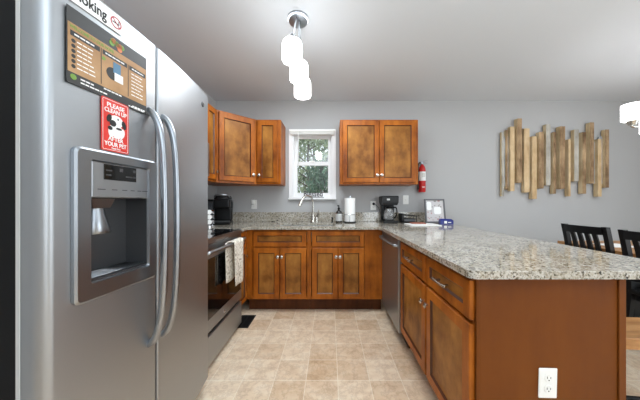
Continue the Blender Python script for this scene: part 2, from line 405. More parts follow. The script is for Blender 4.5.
# sink side pair of cabinets
t = base_cab('base_cabinet', 'two-door wooden base cabinet below the sink, beside the range corner', (-.868, YF, 0), 0, .651, DEP, [(0, .062), (.63, .651)], 'sink run base cabinets', rt=.70)
ox = .868
front(t, 'drawer_front', -.795+ox, -.245+ox, .688, .848, rail=.045)
front(t, 'door', -.795+ox, -.523+ox, .147, .674, (-.542+ox, .585)); front(t, 'door', -.519+ox, -.245+ox, .147, .674, (-.500+ox, .585))
t = base_cab('base_cabinet', 'two-door wooden base cabinet under window side counter, beside the dishwasher', (-.2165, YF, 0), 0, .7645, DEP, [(0, .02), (.575, .7645)], 'sink run base cabinets', lt=.70)
ox = .2165
front(t, 'drawer_front', -.188+ox, .354+ox, .688, .848, rail=.045)
front(t, 'door', -.188+ox, .081+ox, .147, .674, (.062+ox, .585)); front(t, 'door', .085+ox, .354+ox, .147, .674, (.104+ox, .585))
# narrow cabinet between range and corner (faces +X)
SY0, SY1 = 1.478, 2.222
t = base_cab('base_cabinet', 'narrow base cabinet between the range and the corner', (-.875, SY1+.004, 0), PI/2, YF-.001-SY1-.004, .585, [(0, .02), (.22, .2639)])
front(t, 'drawer', .012, .225, .688, .848, pull=False, rail=.04, knob=(.12, .768)); front(t, 'door', .012, .225, .147, .674, (.20, .60), rail=.045)
# peninsula cabinet (faces -X; local x runs towards the camera)
PY1, PY0 = 1.868, .929
t = base_cab('peninsula_cabinet', 'peninsula cabinet with two drawers over two doors and a plain end panel', (.568, PY1, 0), -PI/2, PY1-PY0-.012, .571, [(0, .012), (.485, .51), (.915, .927)])
front(t, 'drawer', .008, .488, .686, .84, pull=True, rail=.045); front(t, 'drawer', .506, .928, .686, .84, pull=True, rail=.045)
front(t, 'door', .008, .488, .15, .668, (.466, .572)); front(t, 'door', .506, .928, .15, .668, (.528, .572))
b = NB(); box(b, (PY1-PY0-.0115, 0, 0), (PY1-PY0, .571, ZT), .0015); pe = obj('end_panel', b, 'endpanel', t)
b = NB(); box(b, (.0, .5715, 0), (PY1-PY0, .583, ZT)); obj('back_panel', b, 'endpanel', t)
for y0, y1, h in ((.549, .571, .006), (0, .012, .003)): b = NB(); box(b, (PY1-PY0+.0002, y0, 0), (PY1-PY0+h, y1, ZT), .002); obj('edge_strip', b, 'endpanel', t)

# wall cabinets
UZ0, UZ1 = 1.355, 2.109
def wall_body(b, wd, dep, z0=UZ0, z1=UZ1): box(b, (0, 0, z0), (wd, dep, z1), .0015)
def wall_cab(name, label, loc, rz, wd, dep, doors, z0=UZ0, z1=UZ1):
    t = thing(name, label, 'wall cabinet', loc, rz, 'wall cabinets')
    b = NB(); wall_body(b, wd, dep, z0, z1); obj('body', b, 'cab', t)
    for d in doors: front(t, 'door', d[0], d[1], z0+.022, z1-.018, (d[2], z0+.105) if z1-z0 > .5 else (d[2], z0+.06))
    return t
UF = 2.785; UD = YB-.003-UF
wall_cab('wall_cabinet', 'wide two-door wooden wall cabinet right of the window', (.116, UF, 0), 0, .91, UD, [(.03, .452, .43), (.458, .88, .48)])
wall_cab('wall_cabinet', 'single-door wooden wall cabinet just left of the window', (-.8555, UF, 0), 0, .2825, UD, [(.012, .25, .035)])
wall_cab('wall_cabinet', 'narrow wall cabinet between the microwave and the angled corner cabinet', (-1.18, SY1+.004, 0), PI/2, .243, -XL-1.18-.003, [(.02, .23, .205)])
wall_cab('wall_cabinet', 'short wall cabinet above the microwave', (-1.18, SY0, 0), PI/2, SY1-SY0, -XL-1.18-.003, [(.02, .365, .34), (.375, .724, .40)], 1.70)
t = thing('corner_wall_cabinet', 'angled corner wall cabinet with one wide golden door', 'wall cabinet', (-1.18, 2.472, 0), 0, 'wall cabinets')
b = NB(); x0, y0 = -1.18, 2.472
prism(b, [(XL+.003-x0, YB-.003-y0), (XL+.003-x0, 0), (0, 0), (-.857-x0, 2.785-y0), (-.857-x0, YB-.003-y0)], UZ0, UZ1); obj('body', b, 'cab', t)
dl = math.hypot(-.857+1.18, 2.785-2.472); ang = math.atan2(2.785-2.472, -.857+1.18)
d = front(t, 'door', .025, dl-.025, UZ0+.022, UZ1-.018, (dl-.05, UZ0+.105)); d.rotation_euler = (0, 0, ang)

# ------------------------------------------------------------------ countertop with sink cut-out
def fill_slab(outer, hole, z0, z1):
    b = NB()
    def ring(pts, z):
        v = [b.verts.new((x, y, z)) for x, y in pts]; return v, [b.edges.new((v[i], v[(i+1) % len(v)])) for i in range(len(v))]
    for z in (z0, z1):
        vo, eo = ring(outer, z); vh, eh = ring(hole, z)
        bmesh.ops.triangle_fill(b, edges=eo+eh, use_beauty=True, use_dissolve=False)
        if z == z0: lo = (vo, vh)
        else:
            for L, H in zip(lo, (vo, vh)):
                n = len(L)
                for i in range(n): b.faces.new((L[i], L[(i+1) % n], H[(i+1) % n], H[i]))
    bmesh.ops.recalc_face_normals(b, faces=b.faces); return b
CZ0, CZ1 = .867, .897
CE, CR, CN, CF = .512, 1.39, .872, 2.44
def arc(cx, cy, r, a0, a1, n=5): return [(cx+r*math.cos(a0+(a1-a0)*k/n), cy+r*math.sin(a0+(a1-a0)*k/n)) for k in range(n+1)]
outer = [(XL+.003, SY1+.004), (-.838, SY1+.004), (-.838, CF-.03), (-.808, CF), (CE-.03, CF), (CE, CF-.03)] + arc(CE+.03, CN+.03, .03, PI, 1.5*PI) + arc(CR-.03, CN+.03, .03, 1.5*PI, 2*PI) + [(CR, YB-.003), (XL+.003, YB-.003)]
hole = rrect(-.60, .05, 2.545, 2.90, .03, 4)
ct = obj('countertop', fill_slab(outer, hole, CZ0, CZ1), 'granite'); md = ct.modifiers.new('edge', 'BEVEL'); md.width = .005; md.segments = 2; md.limit_method = 'ANGLE'; md.angle_limit = 1.0
tag(ct, 'speckled granite countertop running along the wall and out over the peninsula', 'countertop')
b = NB(); box(b, (XL+.024, YB-.024, CZ1+.0005), (1.30, YB-.003, 1.02), .002); obj('backsplash', b, 'granite', ct)
b = NB(); box(b, (XL+.003, SY1+.004, CZ1+.0005), (XL+.0238, YB-.003, 1.02), .002); obj('backsplash', b, 'granite', ct)
# sink
t = thing('sink', 'stainless undermount sink set in the counter below the window', 'sink', (-.275, 2.72, .70))
b = NB(); A = rrect(-.605, .055, 2.54, 2.905, .032, 4); B = rrect(-.585, .035, 2.56, 2.885, .04, 4)
loops(b, [[(x, y, .8665) for x, y in rrect(-.62, .07, 2.525, 2.92, .035, 4)], [(x, y, .8665) for x, y in A], [(x, y, .72) for x, y in B]], cap_last=True); obj('basin', b, 'steel', t, off=t.location)
b = NB(); lathe(b, [(0, .004), (.03, .003), (.042, .001), (.042, 0)], (-.275, 2.74, .7215), 20); obj('drain', b, 'chrome', t, off=t.location)
# faucet
fx, fy = -.212, 2.975
t = thing('faucet', 'brushed nickel gooseneck faucet standing behind the sink', 'faucet', (fx, fy, CZ1+.0008))
b = NB(); lathe(b, [(0, .0), (.03, 0), (.03, .008), (.024, .014), (.021, .03), (.019, .09), (.0145, .1)], (0, 0, 0), 20); obj('base', b, 'nickel', t)
b = NB(); tube(b, spline([(0, 0, .09), (0, 0, .2), (-.004, -.004, .27), (-.03, -.03, .318), (-.075, -.07, .325), (-.11, -.105, .295), (-.128, -.122, .262)], 7), .0115, 12); obj('spout', b, 'nickel', t)
b = NB(); tube(b, [(-.126, -.12, .268), (-.138, -.132, .236), (-.148, -.142, .205)], [.014, .0175, .0185], 14); obj('spray_head', b, 'nickel', t)
b = NB(); tube(b, spline([(.018, 0, .05), (.045, 0, .06), (.065, -.005, .11), (.078, -.01, .155)], 5), [.012, .0125, .013, .013, .0135, .014, .0145, .015, .015, .0145, .014, .013, .012, .011, .009, .007], 12); lathe(b, [(0, .0), (.02, 0), (.02, .055), (.014, .066), (0, .07)], (.045, 0, .0), 16); obj('lever', b, 'nickel', t)

# ------------------------------------------------------------------ refrigerator
FC = 1.051
def fX(y): return -.715 - .18*(y-FC)**2
F = thing('refrigerator', 'stainless steel side-by-side refrigerator with dispenser in the left door', 'refrigerator', (-1.1, FC, 0))
FO = F.location
b = NB(); box(b, (XL+.02, .648, .03), (-.818, 1.452, 1.765), .006); box(b, (XL+.05, .67, 0), (-.9, 1.43, .03)); obj('body', b, 'fridge_side', F, off=FO)
b = NB(); box(b, (-.8175, .655, .02), (-.79, 1.445, .075), .004); obj('base_grille', b, 'darkgrey', F, off=FO)
for y in (.66, 1.36): b = NB(); box(b, (-.90, y, 1.7655), (-.82, y+.08, 1.788), .006); obj('hinge_cover', b, 'darkgrey', F, off=FO)
XB = -.812
def dprof(y0, y1, rl, rr, n=14):
    P = []
    if rl:                                             # rounded outer edge
        for k in range(8):
            a = PI/2*k/7; P.append((fX(y0+rl) - rl*1.5*(1-math.sin(a)), y0 + rl*(1-math.cos(a))))
    ya, yb = y0+rl, y1-rr
    for k in range(1 if rl else 0, n+1 - (1 if rr else 0)):
        y = ya+(yb-ya)*k/n; P.append((fX(y), y))
    if rr:
        for k in range(8):
            a = PI/2*k/7; P.append((fX(y1-rr) - rr*1.5*(1-math.cos(a)), y1 - rr + rr*math.sin(a)))
    P += [(XB, y1), (XB, y0)]
    return P
def door_slab(zs, y0, y1, rl, rr):
    b = NB()
    for a, c in zs: prism(b, dprof(y0, y1, rl, rr), a, c, smooth=False)
    for f in b.faces:
        if abs(f.normal.z) < .5 and f.calc_center_median().x > XB+.003: f.smooth = True
    return b
DZ0, DZ1 = .085, 1.79; SPL = .988
DY0, DY1, DH0, DH1 = .722, .938, .885, 1.295           # hole in the freezer door
b = door_slab([(DZ0, DH0), (DH1, DZ1)], .622, SPL-.004, .024, .006)
for y0, y1, rl, rr in ((.622, DY0, .024, 0), (DY1, SPL-.004, 0, .006)):
    n0 = len(b.faces); b2 = door_slab([(DH0, DH1)], y0, y1, rl, rr); merge(b, b2)
fz = obj('freezer_door', b, 'steel', F, off=FO)
b = door_slab([(DZ0, DZ1)], SPL+.004, 1.472, .006, .02); fr = obj('refrigerator_door', b, 'steel', F, off=FO)
for dr, y0, y1 in ((fz, .628, SPL-.008), (fr, SPL+.008, 1.466)):
    b = NB(); box(b, (XB-.005, y0, DZ0+.01), (XB-.0003, y1, DZ1-.01)); obj('gasket', b, 'label', dr, off=FO)
b = NB(); box(b, (XB-.004, .6195, DZ0), (XB+.007, .6219, DZ1), .0008); obj('door_liner_edge', b, 'label', fz, off=FO)
def fhandle(yb, par):
    b = NB(); x = fX(yb)
    P = spline([(x-.004, yb, 1.515), (x+.022, yb, 1.49), (x+.046, yb, 1.42), (x+.058, yb, 1.28), (x+.062, yb, 1.05), (x+.058, yb, .82), (x+.046, yb, .69), (x+.022, yb, .61), (x-.004, yb, .585)], 7)
    tube(b, P, .0135, 14, flat=1.0); obj('handle', b, 'steel2', par, off=FO)
fhandle(.948, fz); fhandle(1.022, fr)
b = NB(); lathe(b, [(0, .004), (.013, .0035), (.016, .002), (.016, 0)], (fX(1.375)-.0003, 1.375, 1.712), 20, axis='X'); o = obj('badge', b, ['steel_dk', 'steel_dk'], fr, off=FO)
b = NB(); lathe(b, [(.0075, .0), (.0075, .0012), (.0105, .0012), (.0105, 0)], (fX(1.375)+.0034, 1.375, 1.712), 20, axis='X'); obj('badge_emblem', b, 'steel_dk', fr, off=FO)
# dispenser: local frame tangent to the door
ty = .825; tang = math.atan2(1, -.36*(ty-FC)); tl = Vector((fX(ty)-.003, ty, 1.08))
def dsub(name, bm, m): o = obj(name, bm, m, fz, tl-FO, tang); return o
b = NB(); f3 = lambda pts, y: [(x, y, z) for x, z in pts]
loops(b, [f3(rrect(-.145, .147, -.23, .232, .016), .0), f3(rrect(-.145, .147, -.23, .232, .016), -.011), f3(rrect(-.139, .141, -.224, .226, .014), -.0155),
          f3(rrect(-.103, .108, -.178, .200, .008), -.0155), f3(rrect(-.1, .105, -.175, .197, .007), -.008), f3(rrect(-.1, .105, -.175, .197, .007), .006)]); dsub('dispenser_frame', b, 'steel2')
b = NB(); box(b, (-.0995, -.012, .084), (.1045, .02, .1965), .003); dsub('dispenser_control_panel', b, 'steel')
b = NB(); box(b, (-.064, -.0135, .142), (.052, -.0122, .192), .0004); dsub('dispenser_display', b, 'blackglass')
b = NB()
for x, z, wd, h in ((-.046, .170, .02, .005), (-.046, .155, .018, .005), (.0, .172, .012, .012), (.022, .155, .026, .005), (.05, .174, .01, .01), (.05, .155, .01, .006)):
    b = NB(); box(b, (x-.012, -.0140, z), (x-.012+wd, -.0136, z+h)); dsub('display_icon', b, 'steel_dk')
b = NB()
for x, s in ((-.07, .012), (-.028, .009), (.008, .009), (.038, .008), (.066, .008), (.09, .012)):
    b = NB(); box(b, (x-s, -.0127, .109), (x+s, -.0122, .1115)); dsub('button', b, 'steel_dk')
b = NB(); T = .0998
box(b, (-.0998, .080, -.175), (.1048, .0815, .0835)); box(b, (-.0998, -.006, -.175), (-.0985, .08, .0835)); box(b, (.1035, -.006, -.175), (.1048, .08, .0835))
box(b, (-.0985, -.006, -.1755), (.1035, .08, -.168)); box(b, (-.0985, .021, .0815), (.1035, .08, .0835)); dsub('dispenser_recess', b, 'steel_dk')
b = NB()
for k in range(7): tube(b, [(-.096, .002+.011*k, -.164), (.101, .002+.011*k, -.164)], .0022, 6)
dsub('drip_tray', b, 'steel2')
b = NB(); 
loops(b, [[(-.085+a*.3, .005+a*.2, .081), (-.01-a*.3, .005+a*.2, .081), (-.01-a*.3, .055, .081), (-.085+a*.3, .055, .081)] for a in (0,)] +
      [[(-.075, .012, .05), (-.02, .012, .05), (-.02, .05, .05), (-.075, .05, .05)]], cap_first=True, cap_last=True)
lathe(b, [(0, .05), (.024, .05), (.030, .02), (.042, -.022), (.038, -.032), (0, -.03)], (-.052, .036, .0), 24); dsub('dispenser_nozzle', b, 'steel2')
# things stuck on the freezer door (local x right, z up, front -y)
def on_door(name, label, cat, y, z):
    a = math.atan2(1, -.36*(y-FC)); return thing(name, label, cat, (fX(y)+.0022, y, z), a, 'signs on the refrigerator')
s = on_door('magnet_sign', 'white no-smoking strip with black lettering at the top of the refrigerator door', 'sign', .735, 1.755)
b = NB(); box(b, (-.105, -.0008, -.031), (.094, .0006, .031)); obj('backing', b, 'paper', s)
b = NB(); put_text(b, 'No smoking', -.12, -.0012, -.003, .045, align='LEFT', width=.160); obj('lettering', b, 'ink', s)
b = NB(); lathe(b, [(.0150, 0), (.0185, 0), (.0185, .0006), (.0150, .0006), (.0150, 0)], (.072, -.001, -.001), 28, axis='Y'); obox(b, (.072, -.0013, -.001), (.032, .0006, .003), Matrix.Rotation(PI/4, 4, 'Y')); obj('prohibition_ring', b, mat('dark_red_print', (170, 40, 52), .5), s)
b = NB(); box(b, (.060, -.0011, -.004), (.083, -.0009, .0)); box(b, (.080, -.0011, .001), (.083, -.0009, .01)); obj('cigarette_mark', b, 'ink', s)
s = on_door('magnet_poster', 'dark and tan printed information poster on the refrigerator door', 'poster', .797, 1.598)
b = NB(); box(b, (-.130, -.0008, -.11), (.130, .0006, .107)); obj('backing', b, 'dark_print', s)
b = NB(); box(b, (-.128, -.0012, -.078), (.128, -.0009, .062)); obj('tan_field', b, 'tan_print', s)
b = NB(); put_text(b, 'WELCOME TO OUR HOME', -.06, -.0013, .052, .013, align='CENTER', wide=.8); obj('heading', b, 'greenink', s)
b = NB()
for x0, x1 in ((-.122, -.042), (-.034, .05), (.058, .124)): box(b, (x0, -.0015, .026), (x1, -.0013, .041))
for x in (-.038, .054): box(b, (x-.0012, -.0015, -.072), (x+.0012, -.0013, .041))
obj('panel_headers', b, 'ink', s)
for (x0, n, wd) in ((-.105, 7, .05), (.066, 7, .052)):
    b = NB()
    for k in range(n):
        z = .015-.0125*k; x = x0
        for q in range(3):
            l = wd*random.uniform(.2, .36); box(b, (x, -.0015, z-.0016), (min(x+l, x0+wd), -.0013, z+.0016)); x += l+.002
            if x > x0+wd-.006: break
    obj('text_block', b, 'paper', s)
for x0, x1, z in ((-.096, -.06, -.088), (-.096, -.02, -.098), (.07, .122, -.1), (.055, .12, -.104), (-.03, .03, -.083), (-.112, -.055, .0335), (-.025, .04, .0335), (.068, .115, .0335)):
    x = x0; b = NB()
    while x < x1-.004:
        l = random.uniform(.006, .014); box(b, (x, -.0017, z-.0022), (min(x+l, x1), -.0015, z+.0022)); x += l+.002
    obj('text_line', b, 'paper', s)
for k in range(6): b = NB(); lathe(b, [(0, .0003), (.0055, .0003), (.0055, 0)], (-.114, -.0013, .013-.0145*k), 14, axis='Y'); obj('round_icon', b, 'ink', s)
b = NB(); lathe(b, [(0, .0006), (.02, .0006), (.02, 0)], (-.002, -.0013, -.022), 20, axis='Y'); obj('dark_picture', b, 'ink', s)
b = NB(); box(b, (.0, -.0021, -.016), (.026, -.0019, .02)); obj('blue_picture', b, mat('blue_print', (76, 120, 150), .5), s)
b = NB(); box(b, (.004, -.0024, -.042), (.034, -.0022, -.014)); obj('white_picture', b, 'paper', s)
b = NB(); lathe(b, [(0, .0006), (.008, .0006), (.008, 0)], (-.114, -.0009, -.09), 16, axis='Y'); obj('green_mark', b, 'greenink', s)
b = NB(); lathe(b, [(0, .0004), (.006, .0004), (.006, 0)], (-.03, -.0013, .013), 12, axis='Y'); obj('green_mark', b, 'greenink', s)
b = NB()
for k in range(9):
    a = random.random()*6.28; r_ = random.uniform(0, .016); lathe(b, [(0, .0005), (.009, .0005), (.009, 0)], (.015+r_*1.4*math.cos(a), -.0009, .082+r_*.7*math.sin(a)), 10, axis='Y', mi=k % 2)
obj('food_picture', b, [mat('orange_print', (206, 120, 74), .5), 'greenink'], s)
s = on_door('magnet_sign', 'small red please-clean-up sign with a black and white dog on the refrigerator', 'sign', .806, 1.404); s.scale = (.88, 1, .98)
b = NB(); loops(b, [f3(rrect(-.053, .053, -.088, .088, .006), -.0014), f3(rrect(-.053, .053, -.088, .088, .006), .0006)], cap_first=True, cap_last=True); obj('backing', b, 'red_sign', s)
b = NB(); P0 = rrect(-.049, .049, -.084, .084, .005); P1 = rrect(-.0475, .0475, -.0825, .0825, .004)
loops(b, [f3(P0, -.0018), f3(P1, -.0018)]); put_text(b, 'PLEASE', 0, -.0019, .066, .020, width=.068); put_text(b, 'CLEAN UP', 0, -.0019, .048, .020, width=.086); put_text(b, 'AFTER', 0, -.0019, -.046, .020, width=.06); put_text(b, 'YOUR PET', 0, -.0019, -.064, .020, width=.086)
put_text(b, 'Thank You', 0, -.0019, -.077, .008); obj('lettering', b, 'paper', s)
b = NB()
def disc(bm, x, z, rx, rz, y, mi, a=0):
    b2 = NB(); vv = [b2.verts.new((rx*math.cos(2*PI*k/20), 0, rz*math.sin(2*PI*k/20))) for k in range(20)]; b2.faces.new(vv[::-1]).material_index = mi
    b2.transform(Matrix.Translation((x, y, z)) @ Matrix.Rotation(a, 4, 'Y')); merge(bm, b2)
disc(b, .004, -.016, .024, .024, -.0020, 0); disc(b, -.018, -.02, .011, .02, -.0021, 0); disc(b, .024, -.02, .011, .018, -.0021, 0, .3); disc(b, .002, .018, .027, .02, -.0022, 0)
disc(b, -.026, .022, .009, .014, -.0023, 1, .4); disc(b, .032, .012, .009, .015, -.0023, 1, -.3); disc(b, -.012, .008, .013, .011, -.0024, 1); disc(b, -.022, -.01, .009, .007, -.0024, 1); disc(b, .008, .026, .003, .004, -.0025, 1); disc(b, .012, -.006, .012, .004, -.0025, 1)
obj('dog_picture', b, ['paper', 'ink'], s)

# ------------------------------------------------------------------ range
RX = -.82
R = thing('range', 'stainless range with black glass oven door between refrigerator and corner', 'range', (-1.14, (SY0+SY1)/2, 0)); RO = R.location
b = NB(); box(b, (XL+.01, SY0+.003, .02), (RX-.04, SY1-.003, .873), .003)
for y in (SY0+.06, SY1-.06):
    for x in (XL+.08, RX-.1): lathe(b, [(0, 0), (.018, 0), (.018, .02)], (x, y, 0), 12)
obj('body', b, 'darkgrey', R, off=RO)
b = NB(); box(b, (XL+.01, SY0, .8735), (RX-.012, SY1, .9), .004); ck = obj('cooktop', b, 'blackglass', R, off=RO)
for x, y, r in ((-1.0, SY0+.19, .1), (-1.0, SY1-.19, .085), (-1.3, SY0+.19, .075), (-1.3, SY1-.19, .1)):
    b = NB(); lathe(b, [(r-.003, .0), (r-.003, .0006), (r, .0006), (r, 0)], (x, y, .9), 36); obj('burner_ring', b, 'steel_dk', ck, off=RO)
b = NB(); prism(b, [(0, 0), (.0, .0)] if False else [(RX-.0115, SY0), (RX+.0, SY0), (RX+.0, SY1), (RX-.0115, SY1)], .862, .899); box(b, (RX-.039, SY0, .80), (RX-.004, SY1, .8615), .004)
obj('control_trim', b, 'steel2', R, off=RO)
b = NB(); box(b, (RX-.039, SY0+.004, .262), (RX, SY1-.004, .795), .005); dr = obj('oven_door', b, 'steel', R, off=RO)
b = NB(); box(b, (RX-.002, SY0+.03, .352), (RX+.0025, SY1-.03, .765), .001); obj('oven_window', b, 'blackglass', dr, off=RO)
b = NB(); hz = .822; hx = RX+.05
tube(b, spline([(RX-.01, SY0+.045, .80), (RX+.03, SY0+.05, .815), (hx, SY0+.08, hz), (hx+.006, (SY0+SY1)/2, hz), (hx, SY1-.08, hz), (RX+.03, SY1-.05, .815), (RX-.01, SY1-.045, .80)], 8), .0135, 12); obj('handle', b, 'steel2', dr, off=RO)
b = NB(); box(b, (RX-.039, SY0+.004, .03), (RX, SY1-.004, .235), .005); obj('storage_drawer', b, 'steel', R, off=RO)
b = NB(); box(b, (RX-.0395, SY0+.006, .236), (RX-.02, SY1-.006, .261)); obj('drawer_gap', b, 'black', R, off=RO)
b = NB(); lathe(b, [(0, .003), (.012, .0025), (.012, 0)], (RX+.0002, (SY0+SY1)/2, .305), 18, axis='X'); obj('badge', b, 'chrome', dr, off=RO)
# towel over oven handle
t = thing('dish_towel', 'cream patterned dish towel hanging over the oven door handle', 'towel', (hx, 1.93, hz))
def drape(y0, y1, xs, z0, z1, seed, amp=.006):
    b = NB(); n, m_ = 16, 14; V = []
    for i in range(n+1):
        u = i/n; row = []
        for j in range(m_+1):
            v = j/m_; z = z1+(z0-z1)*v
            row.append(b.verts.new((xs + amp*v*math.sin(u*9+seed) , y0+(y1-y0)*u*(1-.06*(1-v)) + .012*v*math.sin(seed+u*3), z + .006*math.sin(u*7+seed)*v)))
        V.append(row)
    for i in range(n):
        for j in range(m_): b.faces.new((V[i][j], V[i+1][j], V[i+1][j+1], V[i][j+1])).smooth = True
    return b
b = drape(1.86, 2.06, hx+.0235, .485, .838, 1.0); obj('front_fold', b, 'towel', t, off=t.location).modifiers.new('t', 'SOLIDIFY').thickness = .005
b = drape(1.80, 2.02, hx-.0205, .53, .838, 2.4, .004); obj('back_fold', b, 'towel', t, off=t.location).modifiers.new('t', 'SOLIDIFY').thickness = .005
b = NB(); V = []
for i in range(13):
    y = 1.83+(2.045-1.83)*i/12; V.append([b.verts.new((hx+.0015+.0215*math.cos(a), y+(.012*math.cos(a)), .838+.0085*math.sin(a))) for a in [PI*k/8 for k in range(9)]])
for i in range(12):
    for k in range(8): b.faces.new((V[i][k], V[i+1][k], V[i+1][k+1], V[i][k+1])).smooth = True
obj('top_fold', b, 'towel', t, off=t.location).modifiers.new('t', 'SOLIDIFY').thickness = .005
# microwave over the range
t = thing('microwave', 'stainless over-the-range microwave mostly hidden behind the refrigerator', 'microwave', (-1.28, (SY0+SY1)/2, 1.39))
b = NB(); box(b, (XL+.003, SY0, 1.39), (-1.150, SY1, 1.697), .003); obj('body', b, 'darkgrey', t, off=t.location)
b = NB(); box(b, (-1.1495, SY0, 1.39), (-1.120, SY1, 1.697), .005); d = obj('door', b, 'steel', t, off=t.location)
b = NB(); box(b, (-1.121, SY0+.05, 1.43), (-1.118, SY1-.24, 1.66)); obj('door_window', b, 'blackglass', d, off=t.location)
b = NB(); tube(b, [(-1.097, SY1-.2, 1.43), (-1.097, SY1-.2, 1.66)], .009, 10); [tube(b, [(-1.121, SY1-.2, z), (-1.097, SY1-.2, z)], .006, 8) for z in (1.45, 1.64)]; obj('handle', b, 'steel2', d, off=t.location)

# ------------------------------------------------------------------ dishwasher
D = thing('dishwasher', 'stainless dishwasher with curved bar handle in the peninsula', 'dishwasher', (.568, 2.474, 0), -PI/2)
b = NB(); box(b, (.006, .002, .10), (.598, .56, .860), .002); obj('body', b, 'darkgrey', D)
b = NB(); box(b, (.008, -.03, .115), (.598, .0015, .855), .006); dd = obj('door', b, 'steel', D)
b = NB(); tube(b, spline([(.035, -.025, .80), (.06, -.06, .802), (.18, -.073, .803), (.303, -.076, .803), (.43, -.073, .803), (.55, -.06, .802), (.575, -.025, .80)], 7), .0125, 12); obj('handle', b, 'steel2', dd)
b = NB(); box(b, (.01, .05, .0), (.598, .07, .0995)); obj('toe_kick', b, 'black', D)

# ------------------------------------------------------------------ outlets and switch plates
def plate(name, label, loc, rz, kind, tilt=0):
    t = thing(name, label, 'outlet' if kind == 'o' else 'switch', loc, rz, 'wall plates')
    b = NB(); box(b, (-.036, -.006, -.058), (.036, 0, .058), .003); p = obj('plate', b, 'white', t)
    if kind == 'o':
        for s in (-1, 1):
            b = NB(); lathe(b, [(0, .002), (.0155, .002), (.0165, 0)], (0, -.0061, s*.021), 20, axis='Y'); k = obj('socket', b, 'white', t)
            b = NB(); box(b, (-.0075, -.0088, s*.021-.001), (-.0055, -.0082, s*.021+.007)); box(b, (.0055, -.0088, s*.021-.001), (.0075, -.0082, s*.021+.006)); lathe(b, [(0, .0006), (.0024, .0006), (.0024, 0)], (0, -.0082, s*.021-.007), 10, axis='Y'); obj('slots', b, 'darkgrey', k)
    else:
        b = NB(); obox(b, (0, -.010, .0), (.010, .014, .022), Matrix.Rotation(.35, 4, 'X'), .001); obj('toggle', b, 'white', t)
    if tilt: t.rotation_euler = (0, tilt, rz)
    return t
plate('outlet_plate', 'white duplex outlet plate on the peninsula end panel', (.843, PY0-.0005, .449), 0, 'o', .025)
plate('outlet_plate', 'white outlet plate on the wall behind the pod coffee brewer', (-.978, YB-.0005, 1.118), 0, 'o')
plate('outlet_plate', 'white outlet plate between the paper towels and coffee maker', (.557, YB-.0005, 1.105), 0, 'o')
plate('switch_plate', 'white switch plate right of the black coffee maker', (.975, YB-.0005, 1.178), 0, 's')
t = thing('plug_in_adapter', 'small white plug-in adapter in the outlet nearest the corner', 'adapter', (-.985, YB-.0095, 1.145))
b = NB(); box(b, (-.018, -.03, -.022), (.018, 0, .035), .004); obj('shell', b, 'white', t); b = NB(); box(b, (-.019, -.028, -.026), (.010, -.004, -.0221), .001); obj('dark_base', b, 'darkgrey', t)
t = thing('power_plug', 'black power plug in the outlet left of the coffee maker', 'plug', (.560, YB-.009, 1.126))
b = NB(); lathe(b, [(0, 0), (.016, 0), (.017, .012), (.011, .03), (.006, .036), (0, .036)], (0, 0, 0), 16, axis='Y'); obj('shell', b, 'black', t)
b = NB(); tube(b, spline([(0, -.034, 0), (.02, -.045, -.012), (.05, -.04, -.04), (.075, -.03, -.1), (.1, -.035, -.2), (.12, -.04, -.2255)], 6), .003, 6); obj('cord', b, 'black', t)

# ------------------------------------------------------------------ counter-top items
Z = CZ1 + .0008
# pod coffee brewer in the corner
t = thing('pod_coffee_brewer', 'black single-serve pod coffee brewer in the left counter corner', 'coffee brewer', (-1.232, 2.76, Z), math.radians(16)); t.scale = (1.08, 1, 1.03)
b = NB(); box(b, (-.085, -.15, 0), (.085, .14, .03), .01, seg=2); obj('base', b, 'black', t)
b = NB(); box(b, (-.085, .0, .0305), (.085, .14, .27), .02, seg=3); obj('body', b, 'black', t)
b = NB(); box(b, (-.08, -.13, .175), (.08, .0, .275), .02, seg=3); obj('brew_head', b, 'black', t)
b = NB(); lathe(b, [(0, .05), (.05, .048), (.082, .03), (.088, 0), (0, 0)], (0, -.03, .2755), 24); obj('lid', b, 'darkgrey', t)
b = NB(); tube(b, spline([(-.07, -.06, .29), (-.06, -.13, .315), (0, -.155, .322), (.06, -.13, .315), (.07, -.06, .29)], 6), .008, 10); obj('handle', b, 'steel2', t)
b = NB(); box(b, (-.15, -.08, .0), (-.0865, .12, .25), .012, seg=2); obj('water_tank', b, mat('smoky_plastic', (70, 72, 76), .2), t)
b = NB(); box(b, (-.155, -.085, .2505), (-.08, .125, .275), .008, seg=2); obj('tank_lid', b, 'black', t)
b = NB(); box(b, (-.07, -.145, .0305), (.07, -.01, .04), .003); obj('drip_tray', b, 'steel_dk', t)
# pod carousel
t = thing('pod_carousel', 'chrome coffee pod carousel on the counter next to the refrigerator', 'pod holder', (-1.265, 2.45, Z))
b = NB(); lathe(b, [(0, 0), (.08, 0), (.08, .012), (.07, .018), (0, .018)], (0, 0, 0), 28); tube(b, [(0, 0, .017), (0, 0, .19)], .006, 8); lathe(b, [(0, .0), (.012, .004), (.014, .014), (0, .026)], (0, 0, .19), 14); obj('stand', b, 'chrome', t)
k = 0
for z in (.05, .10, .15):
    for a in range(6):
        an = a*PI/3 + .3; k += 1
        b = NB(); b2 = NB(); lathe(b2, [(0, 0), (.017, 0), (.0215, .04), (.0245, .041), (.0245, .043), (0, .043)], (0, 0, 0), 16, axis='X')
        b2.transform(Matrix.Rotation(an, 4, 'Z') @ Matrix.Translation((.03, 0, z))); merge(b, b2)
        obj('coffee_pod', b, ['paper', 'chrome', 'darkgrey'][k % 3], t)
